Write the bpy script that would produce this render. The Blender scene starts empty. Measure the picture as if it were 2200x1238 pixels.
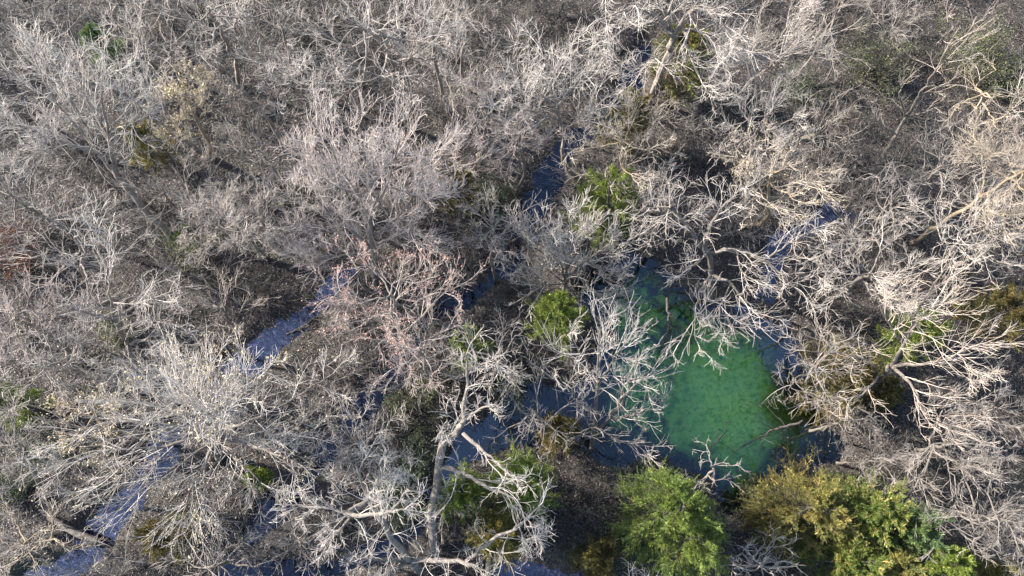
import bpy, math
import numpy as np
from math import radians as R_

# ------------------------------------------------------------------ camera, sky, sun, exposure
scene = bpy.context.scene
CAM_H, TILT, FPX = 32.0, R_(20.0), 1467.0
cam_d = bpy.data.cameras.new("camera"); cam = bpy.data.objects.new("camera", cam_d)
scene.collection.objects.link(cam); scene.camera = cam
cam.location = (0, 0, CAM_H); cam.rotation_euler = (TILT, 0, 0)
cam_d.sensor_width = 36; cam_d.lens = 36 * FPX / 2200.0
cam_d.clip_start = 0.5; cam_d.clip_end = 1000

SUN_EL, SUN_AZ = R_(30.0), R_(-72.0)            # azimuth clockwise from +Y: low sun from the left
w = bpy.data.worlds.new("World"); scene.world = w; w.use_nodes = True
wn = w.node_tree.nodes; wl = w.node_tree.links
sky = wn.new("ShaderNodeTexSky"); sky.sky_type = 'NISHITA'; sky.sun_disc = False
sky.sun_elevation = SUN_EL; sky.sun_rotation = SUN_AZ; sky.air_density = 1.0; sky.dust_density = 1.4
bg = wn["Background"]; bg.inputs[1].default_value = 0.12
wl.new(sky.outputs[0], bg.inputs[0])
sl = bpy.data.lights.new("sun", 'SUN'); so = bpy.data.objects.new("sun", sl); scene.collection.objects.link(so)
sl.energy = 5.0; sl.angle = R_(0.6); sl.color = (1.0, 0.90, 0.79)
so.location = (-30, 10, 30)
so.rotation_euler = (math.pi/2 - SUN_EL, 0, -SUN_AZ + math.pi)
scene.view_settings.view_transform = 'Standard'; scene.view_settings.look = 'None'
scene.view_settings.exposure = 1.75; scene.view_settings.gamma = 1.0
scene.render.engine = 'CYCLES'

# ------------------------------------------------------------------ geometry helpers
ct, st = math.cos(TILT), math.sin(TILT)
def at(px, py, z=0.0):
    """photo pixel (2200 x 1238) -> world point at height z"""
    x = (px - 1100) / FPX; y = (619 - py) / FPX
    d = np.array([x, y*ct + st, y*st - ct])
    t = (z - CAM_H) / d[2]
    return np.array([d[0]*t, d[1]*t, z])
def ppm(p):
    dep = p[1]*st + (CAM_H - p[2])*ct
    return FPX / dep
def to_px(p):
    dep = p[1]*st + (CAM_H-p[2])*ct
    return 1100 + FPX*p[0]/dep, 619 - FPX*(p[1]*ct - (CAM_H-p[2])*st)/dep

COL = scene.collection
def mesh_np(name, V, F, mat, parent=None, smooth=True):
    V = np.asarray(V, np.float32); F = np.asarray(F, np.int32)
    n = F.shape[1]
    me = bpy.data.meshes.new(name)
    me.vertices.add(len(V)); me.vertices.foreach_set('co', V.ravel())
    me.loops.add(F.size); me.loops.foreach_set('vertex_index', F.ravel())
    me.polygons.add(len(F)); me.polygons.foreach_set('loop_start', np.arange(0, F.size, n, dtype=np.int32))
    me.polygons.foreach_set('loop_total', np.full(len(F), n, np.int32))
    if smooth: me.polygons.foreach_set('use_smooth', np.ones(len(F), bool))
    me.update(calc_edges=True)
    me.materials.append(mat)
    o = bpy.data.objects.new(name, me); COL.objects.link(o)
    if parent: o.parent = parent
    return o
def tag(o, label=None, cat=None, group=None, kind=None):
    if label: o['label'] = label
    if cat: o['category'] = cat
    if group: o['group'] = group
    if kind: o['kind'] = kind
    return o
def empty(name, loc):
    o = bpy.data.objects.new(name, None); COL.objects.link(o); o.location = loc
    o.empty_display_size = 0.3
    return o
def norm(v): return v / (np.linalg.norm(v, axis=-1, keepdims=True) + 1e-9)

class Geo:
    def __init__(s): s.V = []; s.F = []; s.n = 0
    def add(s, V, F):
        s.V.append(V.reshape(-1, 3)); s.F.append(F.reshape(-1, 4) + s.n); s.n += V.size // 3
    def tubes(s, P, r, sides=3):
        """P (n,k,3) polylines, r (n,k) radii"""
        n, k, _ = P.shape
        if n == 0: return
        T = np.empty_like(P); T[:, 1:-1] = P[:, 2:] - P[:, :-2]; T[:, 0] = P[:, 1]-P[:, 0]; T[:, -1] = P[:, -1]-P[:, -2]
        T = norm(T)
        m = norm(P[:, -1]-P[:, 0]); ax = np.zeros((n, 3)); ax[np.arange(n), np.argmin(np.abs(m), 1)] = 1
        U = norm(np.cross(T, ax[:, None, :])); W = np.cross(T, U)
        a = np.arange(sides) * 2*np.pi/sides
        V = P[:, :, None] + r[:, :, None, None]*(U[:, :, None]*np.cos(a)[None, None, :, None] + W[:, :, None]*np.sin(a)[None, None, :, None])
        i = np.arange(n)[:, None, None]*k*sides; j = np.arange(k-1)[None, :, None]*sides; q = np.arange(sides)[None, None, :]; q2 = (q+1) % sides
        F = np.stack([i+j+q, i+j+q2, i+j+sides+q2, i+j+sides+q], -1)
        s.add(V, F)
    def bole(s, Q, r, rng, sides=18, k=44):
        """one thick trunk or limb with furrowed bark: ridges and cracks run along it"""
        u = np.linspace(0, len(Q)-1-1e-6, k); i = u.astype(int); f = (u-i)[:, None]
        P = Q[i]*(1-f)+Q[i+1]*f; rr = r[i]*(1-f[:, 0])+r[i+1]*f[:, 0]
        n0 = len(s.V); s.tubes(P[None], rr[None], sides); V = s.V[n0].reshape(k, sides, 3)
        w_ = rng.normal(size=(k, sides))
        for _ in range(4): w_[1:] = w_[1:]*.5 + w_[:-1]*.6
        w_ /= w_.std() + 1e-6
        V[:] = P[:, None] + (V-P[:, None])*(1 + 0.085*np.clip(w_, -2, 2))[..., None]
        s.V[n0] = V.reshape(-1, 3)
    def quads(s, C, D, L, Wd, rng, flat=0.0):
        """leaf quads: centre C, direction D, length L, width Wd (kite shaped)"""
        n = len(C); D = norm(D)
        up = rng.normal(size=(n, 3)); up[:, 2] += flat
        S = norm(np.cross(D, up)); L = np.asarray(L).reshape(-1, 1)*np.ones((n, 1)); Wd = np.asarray(Wd).reshape(-1, 1)*np.ones((n, 1))
        V = np.stack([C, C + D*L*0.45 + S*Wd*0.5, C + D*L, C + D*L*0.45 - S*Wd*0.5], 1)
        F = np.arange(4*n).reshape(n, 4)
        s.add(V, F)
    def build(s, name, mat, parent=None, origin=None, smooth=True):
        V = np.concatenate(s.V); F = np.concatenate(s.F)
        if origin is not None: V = V - np.asarray(origin)
        return mesh_np(name, V, F, mat, parent, smooth)

def grow(rng, P, D, L, k, wob, up, curl):
    n = len(P); d = norm(D); out = [P]; st_ = (L/k)[:, None]
    c = rng.normal(size=(n, 3)); c -= d*np.sum(c*d, 1, keepdims=True); c = norm(c)*(curl*rng.uniform(0.3, 1.3, n))[:, None]
    for _ in range(k):
        d = norm(d + rng.normal(size=(n, 3))*wob + c + np.array([0, 0, up]))
        out.append(out[-1] + d*st_)
    return np.stack(out, 1)
def sprout(rng, P, r, L, cnt, t0=0.2, t1=1.0, a0=25, a1=60, ratio=0.55, up=0.15):
    """children of the polylines P: returns pos, dir, length, radius"""
    n, k, _ = P.shape
    idx = np.repeat(np.arange(n), cnt)
    m = len(idx)
    t = (np.tile((np.arange(cnt)+0.5)/cnt, n) + rng.uniform(-.5, .5, m)/cnt)
    t = t0 + (t1-t0)*t
    f = t*(k-1); i = np.minimum(f.astype(int), k-2); u = (f-i)[:, None]
    p0, p1 = P[idx, i], P[idx, i+1]
    pos = p0*(1-u)+p1*u; T = norm(p1-p0)
    q = rng.normal(size=(m, 3)); q[:, 2] += up*2; q -= T*np.sum(q*T, 1, keepdims=True); q = norm(q)
    a = np.radians(rng.uniform(a0, a1, m))[:, None]
    d = T*np.cos(a) + q*np.sin(a)
    rr = r[idx, i]*(1-u[:, 0]) + r[idx, i+1]*u[:, 0]
    ll = L[idx]*ratio*(1.15-0.6*t)*rng.uniform(0.55, 1.25, m)
    return pos, d, ll, rr
def taper(n, k, r0, r1):
    r0 = np.ones(n)*r0; r1 = np.ones(n)*r1
    t = np.linspace(0, 1, k)[None]
    return r0[:, None]*(1-t) + r1[:, None]*t
def spline(pts, k):
    """smooth polyline through control points (Catmull-Rom), k samples"""
    pts = np.asarray(pts, float); n = len(pts)
    if n == 2: pts = np.array([pts[0], (pts[0]+pts[1])/2, pts[1]]); n = 3
    P = np.vstack([2*pts[0]-pts[1], pts, 2*pts[-1]-pts[-2]])
    u = np.linspace(0, n-1-1e-6, k); i = u.astype(int); f = (u-i)[:, None]
    a, b, c, d = P[i], P[i+1], P[i+2], P[i+3]
    return 0.5*((2*b)+(-a+c)*f+(2*a-5*b+4*c-d)*f**2+(-a+3*b-3*c+d)*f**3)

# ------------------------------------------------------------------ materials
def new_mat(name):
    m = bpy.data.materials.new(name); m.use_nodes = True
    n = m.node_tree.nodes; l = m.node_tree.links; n.clear()
    out = n.new('ShaderNodeOutputMaterial'); b = n.new('ShaderNodeBsdfPrincipled'); l.new(b.outputs[0], out.inputs[0])
    return m, n, l, b, out
def noise(n, l, scale, detail=4, rough=0.6, vec=None, dist=0.0):
    x = n.new('ShaderNodeTexNoise'); x.inputs['Scale'].default_value = scale; x.inputs['Detail'].default_value = detail
    x.inputs['Roughness'].default_value = rough; x.inputs['Distortion'].default_value = dist
    if vec is not None: l.new(vec, x.inputs['Vector'])
    return x.outputs['Fac']
def ramp(n, l, fac, stops):
    x = n.new('ShaderNodeValToRGB'); e = x.color_ramp.elements
    while len(e) < len(stops): e.new(0.5)
    for q, (p, c) in zip(e, stops): q.position = p; q.color = (*c, 1)
    l.new(fac, x.inputs[0]); return x.outputs[0]
def mix(n, l, fac, a, b, mode='MIX'):
    x = n.new('ShaderNodeMix'); x.data_type = 'RGBA'; x.blend_type = mode
    for s, v in ((x.inputs[0], fac), (x.inputs[6], a), (x.inputs[7], b)):
        if hasattr(v, 'links'): l.new(v, s)
        elif isinstance(v, tuple): s.default_value = (*v, 1)
        else: s.default_value = v
    return x.outputs[2]
def math_(n, l, op, a, b=0.0):
    x = n.new('ShaderNodeMath'); x.operation = op; x.use_clamp = False
    for s, v in ((x.inputs[0], a), (x.inputs[1], b)):
        if hasattr(v, 'links'): l.new(v, s)
        else: s.default_value = v
    return x.outputs[0]
def pos(n): return n.new('ShaderNodeNewGeometry').outputs['Position']

def dim(c, k): return tuple(v*k for v in c)
def bark(name, c0, c1, c2, sc=5.0, bump=0.9):
    c0, c1, c2 = dim(c0, .62), dim(c1, .62), dim(c2, .62)
    m, n, l, b, _ = new_mat(name); p = pos(n)
    mp = n.new('ShaderNodeMapping'); mp.inputs['Scale'].default_value = (1, 1, 0.35); l.new(p, mp.inputs[0])
    f = noise(n, l, sc, 6, 0.65, mp.outputs[0], 0.6)
    c = ramp(n, l, f, [(0.3, c0), (0.5, c1), (0.7, c2)])
    f2 = noise(n, l, 0.8, 2, 0.5, p)
    c = mix(n, l, math_(n, l, 'MULTIPLY', f2, 0.45), c, tuple(x*0.6 for x in c1))
    l.new(c, b.inputs['Base Color']); b.inputs['Roughness'].default_value = 0.85
    bp = n.new('ShaderNodeBump'); bp.inputs['Strength'].default_value = bump; bp.inputs['Distance'].default_value = 0.05
    l.new(noise(n, l, 16, 4, 0.7, mp.outputs[0], 1.0), bp.inputs['Height']); l.new(bp.outputs[0], b.inputs['Normal'])
    return m
def twig_mat(name, c0, c1):
    c0, c1 = tuple(a*b for a, b in zip(c0, (.635, .615, .592))), tuple(a*b for a, b in zip(c1, (.635, .615, .592)))
    m, n, l, b, _ = new_mat(name)
    g = n.new('ShaderNodeNewGeometry')
    c = mix(n, l, g.outputs['Random Per Island'], c0, c1)
    oi = n.new('ShaderNodeObjectInfo')
    c = mix(n, l, 1.0, c, oi.outputs['Color'], 'MULTIPLY')
    l.new(c, b.inputs['Base Color']); b.inputs['Roughness'].default_value = 0.7
    return m
def leaf_mat(name, stops, patch=None, trans=0.25, sc=0.9):
    """stops: colours by random island; patch: second colour that takes over in clumps"""
    m, n, l, b, out = new_mat(name)
    g = n.new('ShaderNodeNewGeometry')
    k = len(stops); stops = [dim(c, .74) for c in stops]; patch = dim(patch, .74) if patch else None
    c = ramp(n, l, g.outputs['Random Per Island'], [(i/(k-1), s) for i, s in enumerate(stops)])
    if patch:
        f = ramp(n, l, noise(n, l, sc, 3, 0.6, g.outputs['Position']), [(0.46, (0, 0, 0)), (0.6, (1, 1, 1))])
        c = mix(n, l, f, c, patch)
    l.new(c, b.inputs['Base Color']); b.inputs['Roughness'].default_value = 0.6
    t = n.new('ShaderNodeBsdfTranslucent'); l.new(c, t.inputs[0])
    ms = n.new('ShaderNodeMixShader'); ms.inputs[0].default_value = trans
    l.new(b.outputs[0], ms.inputs[1]); l.new(t.outputs[0], ms.inputs[2]); l.new(ms.outputs[0], out.inputs[0])
    return m

M = {}
M['bark'] = bark('bark_grey', (0.12, 0.10, 0.085), (0.27, 0.235, 0.205), (0.40, 0.36, 0.32))
M['bark_pale'] = bark('bark_pale', (0.17, 0.145, 0.125), (0.35, 0.31, 0.275), (0.54, 0.49, 0.44))
M['bark_dark'] = bark('bark_dark', (0.07, 0.06, 0.055), (0.15, 0.13, 0.12), (0.24, 0.21, 0.20))
M['bark_tan'] = bark('bark_tan', (0.26, 0.19, 0.11), (0.42, 0.33, 0.22), (0.55, 0.46, 0.34))
M['twig'] = twig_mat('twig_grey', (0.24, 0.222, 0.21), (0.68, 0.645, 0.615))
M['twig_pale'] = twig_mat('twig_pale', (0.42, 0.395, 0.37), (0.95, 0.91, 0.87))
M['twig_pink'] = twig_mat('twig_pink', (0.52, 0.46, 0.445), (1.0, 0.92, 0.89))
M['twig_warm'] = twig_mat('twig_warm', (0.46, 0.41, 0.35), (0.95, 0.88, 0.78))
M['twig_dark'] = twig_mat('twig_dark', (0.03, 0.028, 0.028), (0.17, 0.162, 0.16))
M['twig_red'] = twig_mat('twig_red', (0.44, 0.36, 0.31), (0.90, 0.84, 0.77))
M['brush'] = twig_mat('brush_stalks', (0.008, 0.0075, 0.0075), (0.25, 0.233, 0.222))
M['shrub_grey'] = twig_mat('shrub_grey', (0.035, 0.033, 0.032), (0.26, 0.247, 0.24))
M['shrub_tan'] = twig_mat('shrub_tan', (0.045, 0.040, 0.036), (0.25, 0.23, 0.21))
M['shrub_pale'] = twig_mat('shrub_pale', (0.15, 0.14, 0.13), (0.50, 0.475, 0.455))
M['leaf_yellow'] = leaf_mat('leaf_yellow', [(0.46, 0.36, 0.18), (0.72, 0.60, 0.36), (0.90, 0.80, 0.55)])
M['bud_pink'] = leaf_mat('bud_pink', [(0.45, 0.17, 0.13), (0.62, 0.33, 0.27), (0.70, 0.50, 0.42)])
M['leaf_red'] = leaf_mat('leaf_red', [(0.12, 0.035, 0.02), (0.24, 0.08, 0.045), (0.34, 0.15, 0.08)])
M['litter'] = leaf_mat('leaf_litter', [(0.010, 0.009, 0.009), (0.036, 0.030, 0.029), (0.09, 0.077, 0.074), (0.40, 0.36, 0.34)], trans=0.05)
M['ivy'] = leaf_mat('leaf_green', [(0.03, 0.07, 0.02), (0.07, 0.13, 0.04), (0.13, 0.20, 0.07)])
M['ivy_olive'] = leaf_mat('leaf_olive', [(0.08, 0.11, 0.035), (0.17, 0.20, 0.07), (0.28, 0.30, 0.13)])
M['cedar_lime'] = leaf_mat('cedar_lime', [(0.09, 0.15, 0.02), (0.22, 0.31, 0.045), (0.36, 0.43, 0.10)], (0.17, 0.25, 0.035), 0.3)
M['cedar_green'] = leaf_mat('cedar_green', [(0.05, 0.10, 0.018), (0.14, 0.23, 0.035), (0.26, 0.35, 0.07)], (0.22, 0.28, 0.05), 0.3)
M['cedar_gold'] = leaf_mat('cedar_gold', [(0.13, 0.12, 0.03), (0.30, 0.24, 0.06), (0.46, 0.36, 0.12)], (0.16, 0.20, 0.04), 0.3)
M['cedar_mixed'] = leaf_mat('cedar_mixed', [(0.09, 0.12, 0.025), (0.24, 0.26, 0.06), (0.44, 0.40, 0.13)], (0.27, 0.23, 0.06), 0.3)
M['cedar_olive'] = leaf_mat('cedar_olive', [(0.05, 0.06, 0.015), (0.13, 0.13, 0.035), (0.24, 0.21, 0.06)], (0.17, 0.13, 0.035), 0.3)
M['cedar_blue'] = leaf_mat('cedar_bluish', [(0.04, 0.09, 0.035), (0.10, 0.20, 0.07), (0.22, 0.34, 0.13)], (0.20, 0.28, 0.08), 0.3)

# ------------------------------------------------------------------ water layout
def seg_sd(X, Y, A, B, ra, rb):
    d = B-A; t = np.clip(((X-A[0])*d[0]+(Y-A[1])*d[1])/(d@d+1e-9), 0, 1)
    return np.hypot(X-A[0]-t*d[0], Y-A[1]-t*d[1]) - (ra+(rb-ra)*t)
def poly_sd(X, Y, P):
    d = np.full(X.shape, 1e9); ins = np.zeros(X.shape, bool); n = len(P)
    for i in range(n):
        A, B = P[i], P[(i+1) % n]
        d = np.minimum(d, seg_sd(X, Y, A, B, 0, 0))
        c = ((A[1] > Y) != (B[1] > Y)) & (X < (B[0]-A[0])*(Y-A[1])/(B[1]-A[1]+1e-12)+A[0])
        ins ^= c
    return np.where(ins, -d, d)
WZ = -0.30
POND = [(1345,545),(1410,560),(1450,600),(1530,640),(1610,672),(1688,696),(1726,770),(1750,850),(1770,915),(1805,935),
        (1800,985),(1740,1015),(1665,1035),(1610,1075),(1560,1090),(1530,1040),(1470,1005),(1400,985),(1330,1000),(1270,975),
        (1200,940),(1110,945),(1060,985),(985,990),(985,920),(1065,885),(1085,830),(1160,822),(1225,850),(1275,800),(1290,740),
        (1262,690),(1240,625),(1290,572)]
pond_poly = [at(*p, WZ)[:2] for p in POND]
STREAMS = {
 'stream': [(735,595,20),(705,615,26),(672,655,30),(640,700,34),(585,742,56),(545,775,46),(495,775,22),(440,870,24),(365,965,46),
            (330,1015,40),(295,1065,40),(240,1115,60),(195,1160,48),(150,1210,52),(90,1270,60)],
 'creek': [(1385,105,24),(1350,185,42),(1300,255,26),(1215,320,34),(1170,400,48),(1120,480,42),(1105,555,34),(1050,615,28),(965,650,26),
           (905,720,20),(850,815,40),(775,868,52),(725,930,34),(685,1000,26),(640,1060,24),(580,1108,50),(530,1150,34),(480,1240,30)],
 'channel': [(1860,480,16),(1800,445,34),(1760,470,26),(1690,512,44),(1655,575,26),(1648,635,36),(1690,705,30),(1720,790,24)],
 'backwater': [(1010,960,30),(930,1060,22),(895,1130,34),(830,1190,30),(700,1225,30),(480,1228,26)],
 'pool': [(1085,1232,44),(1165,1224,36),(1230,1250,30)],
}
stream_w = {}
for k_, L_ in STREAMS.items():
    stream_w[k_] = []
    for (x_, y_, r_) in L_:
        p_ = at(x_, y_, WZ); stream_w[k_].append((p_[:2], (0.58, 0.36)[k_ == 'channel' and y_ > 430 and x_ != 1690]*r_/ppm(p_)))
def sd_stream(X, Y, key):
    d = np.full(X.shape, 1e9); L = stream_w[key]
    for (A, ra), (B, rb) in zip(L[:-1], L[1:]): d = np.minimum(d, seg_sd(X, Y, A, B, ra, rb))
    return d
def vnoise(X, Y, sc, seed):
    """cheap smooth noise from sines"""
    r = np.random.default_rng(seed); v = 0
    for i in range(7):
        a = r.uniform(0, 2*np.pi); f = sc*r.uniform(0.6, 1.8); v = v + np.sin((X*np.cos(a)+Y*np.sin(a))*f + r.uniform(0, 6.28))
    return v/7
def wsd(X, Y):
    dp = poly_sd(X, Y, pond_poly); ds = np.full(X.shape, 1e9)
    for k in stream_w: ds = np.minimum(ds, sd_stream(X, Y, k))
    wob = vnoise(X, Y, 2.3, 3)*0.55 + vnoise(X, Y, 6.0, 4)*0.30
    return dp + wob, ds + wob
def ground_z(X, Y):
    dp, ds = wsd(X, Y); d = np.minimum(dp, ds)
    land = 0.05 + vnoise(X, Y, 0.35, 1)*0.28 + vnoise(X, Y, 1.6, 2)*0.07
    land = np.maximum(land, -0.16)
    k = np.clip(d/0.9, 0, 1); k = k*k*(3-2*k)
    bank = (WZ-0.02)*(1-k) + land*k
    t = np.clip(-dp/1.6, 0, 1); t2 = np.clip(-ds/0.7, 0, 1)
    bed = np.minimum(WZ-0.02-0.22*t, WZ-0.02-0.13*t2)
    return np.where(d > 0, bank, bed), dp, ds

def axis(lo, hi, step, far):
    core = np.arange(lo, hi+step, step)
    out = np.geomspace(1, far, 14)
    return np.concatenate([lo-out[::-1], core, core[-1]+out])
xs = axis(-34, 34, 0.22, 220); ys = axis(-7, 36, 0.22, 220)
GX, GY = np.meshgrid(xs, ys); GZ, DP, DS = ground_z(GX, GY)
nx, ny = len(xs), len(ys)
ii = np.arange(nx-1)[None]; jj = np.arange(ny-1)[:, None]*nx
GF = np.stack([ii+jj, ii+jj+1, ii+jj+1+nx, ii+jj+nx], -1).reshape(-1, 4)

m, n, l, b, _ = new_mat('forest_floor'); p = pos(n)
soil = ramp(n, l, noise(n, l, 9, 8, 0.75, p, 0.5), [(0.38, (0.012, 0.010, 0.009)), (0.5, (0.035, 0.030, 0.026)), (0.62, (0.09, 0.078, 0.07))])
soil = mix(n, l, math_(n, l, 'MULTIPLY', noise(n, l, 0.35, 3, 0.6, p), 0.7), soil, mix(n, l, 0.3, soil, (0.06, 0.054, 0.05)))
moss = ramp(n, l, noise(n, l, 0.55, 5, 0.65, p), [(0.56, (0, 0, 0)), (0.68, (0.6, 0.6, 0.6))])
soil = mix(n, l, moss, soil, (0.035, 0.05, 0.018))
ap = n.new('ShaderNodeAttribute'); ap.attribute_name = 'pond'; as_ = n.new('ShaderNodeAttribute'); as_.attribute_name = 'stream'
# algae bed of the pond: bright mats in the middle, mottled and brown towards the edge
c0 = at(1575, 850, WZ); c1 = at(1390, 690, WZ)
def blob(c, r0, r1):
    v = n.new('ShaderNodeVectorMath'); v.operation = 'DISTANCE'; l.new(p, v.inputs[0]); v.inputs[1].default_value = tuple(c)
    mr = n.new('ShaderNodeMapRange'); mr.inputs[1].default_value = r0; mr.inputs[2].default_value = r1
    mr.inputs[3].default_value = 1; mr.inputs[4].default_value = 0
    l.new(math_(n, l, 'ADD', v.outputs['Value'], math_(n, l, 'MULTIPLY', math_(n, l, 'SUBTRACT', noise(n, l, 0.9, 4, 0.6, p), 0.5), 4.0)), mr.inputs[0])
    return mr.outputs[0]
mot = noise(n, l, 1.9, 8, 0.72, p, 0.3)
deep = ramp(n, l, mot, [(0.40, (0.005, 0.010, 0.012)), (0.6, (0.012, 0.032, 0.026))])
alg = ramp(n, l, mot, [(0.41, (0.02, 0.06, 0.012)), (0.49, (0.11, 0.34, 0.035)), (0.55, (0.30, 0.66, 0.10))])
algb = ramp(n, l, noise(n, l, 4.2, 9, 0.8, p), [(0.35, (0.03, 0.15, 0.04)), (0.42, (0.22, 0.66, 0.13)), (0.53, (0.52, 0.95, 0.28))])
edge = ramp(n, l, mot, [(0.35, (0.03, 0.035, 0.003)), (0.6, (0.12, 0.16, 0.008))])
pc = mix(n, l, blob(c1, 1.3, 2.7), deep, alg)
pc = mix(n, l, blob(at(1520, 830, WZ), 3.2, 5.2), pc, alg)
pc = mix(n, l, blob(at(1560, 985, WZ), 1.5, 3.0), pc, alg)
pc = mix(n, l, blob(at(1400, 840, WZ), 1.0, 2.6), pc, alg)
pc = mix(n, l, blob(c0, 1.9, 3.9), pc, algb)
er = ramp(n, l, ap.outputs['Fac'], [(0.25, (1, 1, 1)), (0.62, (0, 0, 0))])
where_ = math_(n, l, 'MAXIMUM', blob(at(1755, 860, WZ), 1.5, 2.9), blob(at(1440, 730, WZ), 0.2, 1.5))
pc = mix(n, l, er, pc, deep)
pc = mix(n, l, math_(n, l, 'MULTIPLY', where_, .85), pc, edge)
pm = ramp(n, l, ap.outputs['Fac'], [(0.12, (0, 0, 0)), (0.2, (1, 1, 1))])
sc_ = ramp(n, l, noise(n, l, 2.2, 8, 0.8, p), [(0.42, (0.01, 0.012, 0.03)), (0.52, (0.07, 0.055, 0.07)), (0.62, (0.30, 0.21, 0.19))])
sm = ramp(n, l, as_.outputs['Fac'], [(0.1, (0, 0, 0)), (0.3, (1, 1, 1))])
col = mix(n, l, sm, soil, sc_); col = mix(n, l, pm, col, pc)
l.new(col, b.inputs['Base Color']); b.inputs['Roughness'].default_value = 0.9
bp = n.new('ShaderNodeBump'); bp.inputs['Strength'].default_value = 0.7; bp.inputs['Distance'].default_value = 0.06
l.new(noise(n, l, 14, 8, 0.75, p), bp.inputs['Height']); l.new(bp.outputs[0], b.inputs['Normal'])
M['ground'] = m
g = mesh_np('ground', np.stack([GX, GY, GZ], -1).reshape(-1, 3), GF, M['ground']); tag(g, kind='structure')
a_ = g.data.attributes.new('pond', 'FLOAT', 'POINT'); a_.data.foreach_set('value', np.clip(-DP/3+0.15, 0, 1).ravel().astype(np.float32))
a_ = g.data.attributes.new('stream', 'FLOAT', 'POINT'); a_.data.foreach_set('value', np.clip(-DS/1.0+0.1, 0, 1).ravel().astype(np.float32))

def water_mat(name, ior, tint, rough, bump, ice_sheen=None):
    m, n, l, b, out = new_mat(name); p = pos(n)
    n.remove(b)
    fr = n.new('ShaderNodeFresnel'); fr.inputs['IOR'].default_value = ior
    gl = n.new('ShaderNodeBsdfGlossy'); gl.inputs['Roughness'].default_value = rough; gl.inputs[0].default_value = (0.66, 0.78, 1.0, 1)  # sky blue put into the gloss colour to deepen the reflection
    tr = n.new('ShaderNodeBsdfTransparent'); tr.inputs[0].default_value = (*tint, 1)
    bp = n.new('ShaderNodeBump'); bp.inputs['Strength'].default_value = bump; bp.inputs['Distance'].default_value = 0.02
    l.new(noise(n, l, 1.8, 3, 0.5, p), bp.inputs['Height'])
    l.new(bp.outputs[0], gl.inputs['Normal']); l.new(bp.outputs[0], fr.inputs['Normal'])
    ms = n.new('ShaderNodeMixShader'); l.new(fr.outputs[0], ms.inputs[0]); l.new(tr.outputs[0], ms.inputs[1]); l.new(gl.outputs[0], ms.inputs[2])
    fin = ms.outputs[0]
    if ice_sheen:
        df = n.new('ShaderNodeBsdfDiffuse'); df.inputs[0].default_value = (*ice_sheen[0], 1)  # frosty ice patches; their blue also paints in reflected sky
        f = ramp(n, l, noise(n, l, 5.0, 8, 0.8, p, 0.6), [(ice_sheen[1], (0, 0, 0)), (ice_sheen[1]+0.16, (ice_sheen[2],)*3)])
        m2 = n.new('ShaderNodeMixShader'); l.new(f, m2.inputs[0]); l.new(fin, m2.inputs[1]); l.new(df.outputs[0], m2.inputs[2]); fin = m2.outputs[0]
    l.new(fin, out.inputs[0]); return m
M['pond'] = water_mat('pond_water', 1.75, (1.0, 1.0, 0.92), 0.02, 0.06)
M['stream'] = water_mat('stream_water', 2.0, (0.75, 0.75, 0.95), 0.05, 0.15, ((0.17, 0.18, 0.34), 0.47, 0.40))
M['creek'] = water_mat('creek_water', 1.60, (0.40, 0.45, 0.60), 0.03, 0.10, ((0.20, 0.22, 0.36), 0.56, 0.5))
def sheet(name, sdf, mat, z):
    v = sdf < 1.3
    keep = v.ravel()[GF].any(1)
    F = GF[keep]; u, inv = np.unique(F, return_inverse=True)
    V = np.stack([GX.ravel()[u], GY.ravel()[u], np.full(len(u), z)], -1)
    o = mesh_np(name, V, inv.reshape(-1, 4), mat); tag(o, kind='structure'); return o
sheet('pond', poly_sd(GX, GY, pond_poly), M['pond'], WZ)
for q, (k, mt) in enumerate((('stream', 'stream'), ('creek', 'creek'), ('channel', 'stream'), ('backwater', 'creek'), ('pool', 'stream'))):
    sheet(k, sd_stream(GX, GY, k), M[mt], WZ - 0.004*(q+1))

def gz(x, y): return float(ground_z(np.array([[x]]), np.array([[y]]))[0][0, 0])

# ------------------------------------------------------------------ bare trees
STY = {  # wobble, up pull, curl, twig mat, bark mat
 'curly': dict(wob=.07, up=.035, curl=.23, tm='twig_pale', bm='bark_pale'),
 'fan':   dict(wob=.06, up=.08, curl=.09, tm='twig_pale', bm='bark'),
 'grey':  dict(wob=.07, up=.035, curl=.18, tm='twig', bm='bark'),
 'pink':  dict(wob=.07, up=.07, curl=.11, tm='twig_pink', bm='bark_pale'),
 'warm':  dict(wob=.08, up=.05, curl=.14, tm='twig_warm', bm='bark_tan'),
 'dark':  dict(wob=.10, up=.04, curl=.18, tm='twig_dark', bm='bark_dark'),
 'droop': dict(wob=.08, up=-.01, curl=.19, tm='twig_pale', bm='bark'),
 'straight': dict(wob=.05, up=.03, curl=.07, tm='twig_pale', bm='bark'),
 'red':   dict(wob=.06, up=.09, curl=.08, tm='twig_red', bm='bark'),
}
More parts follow.
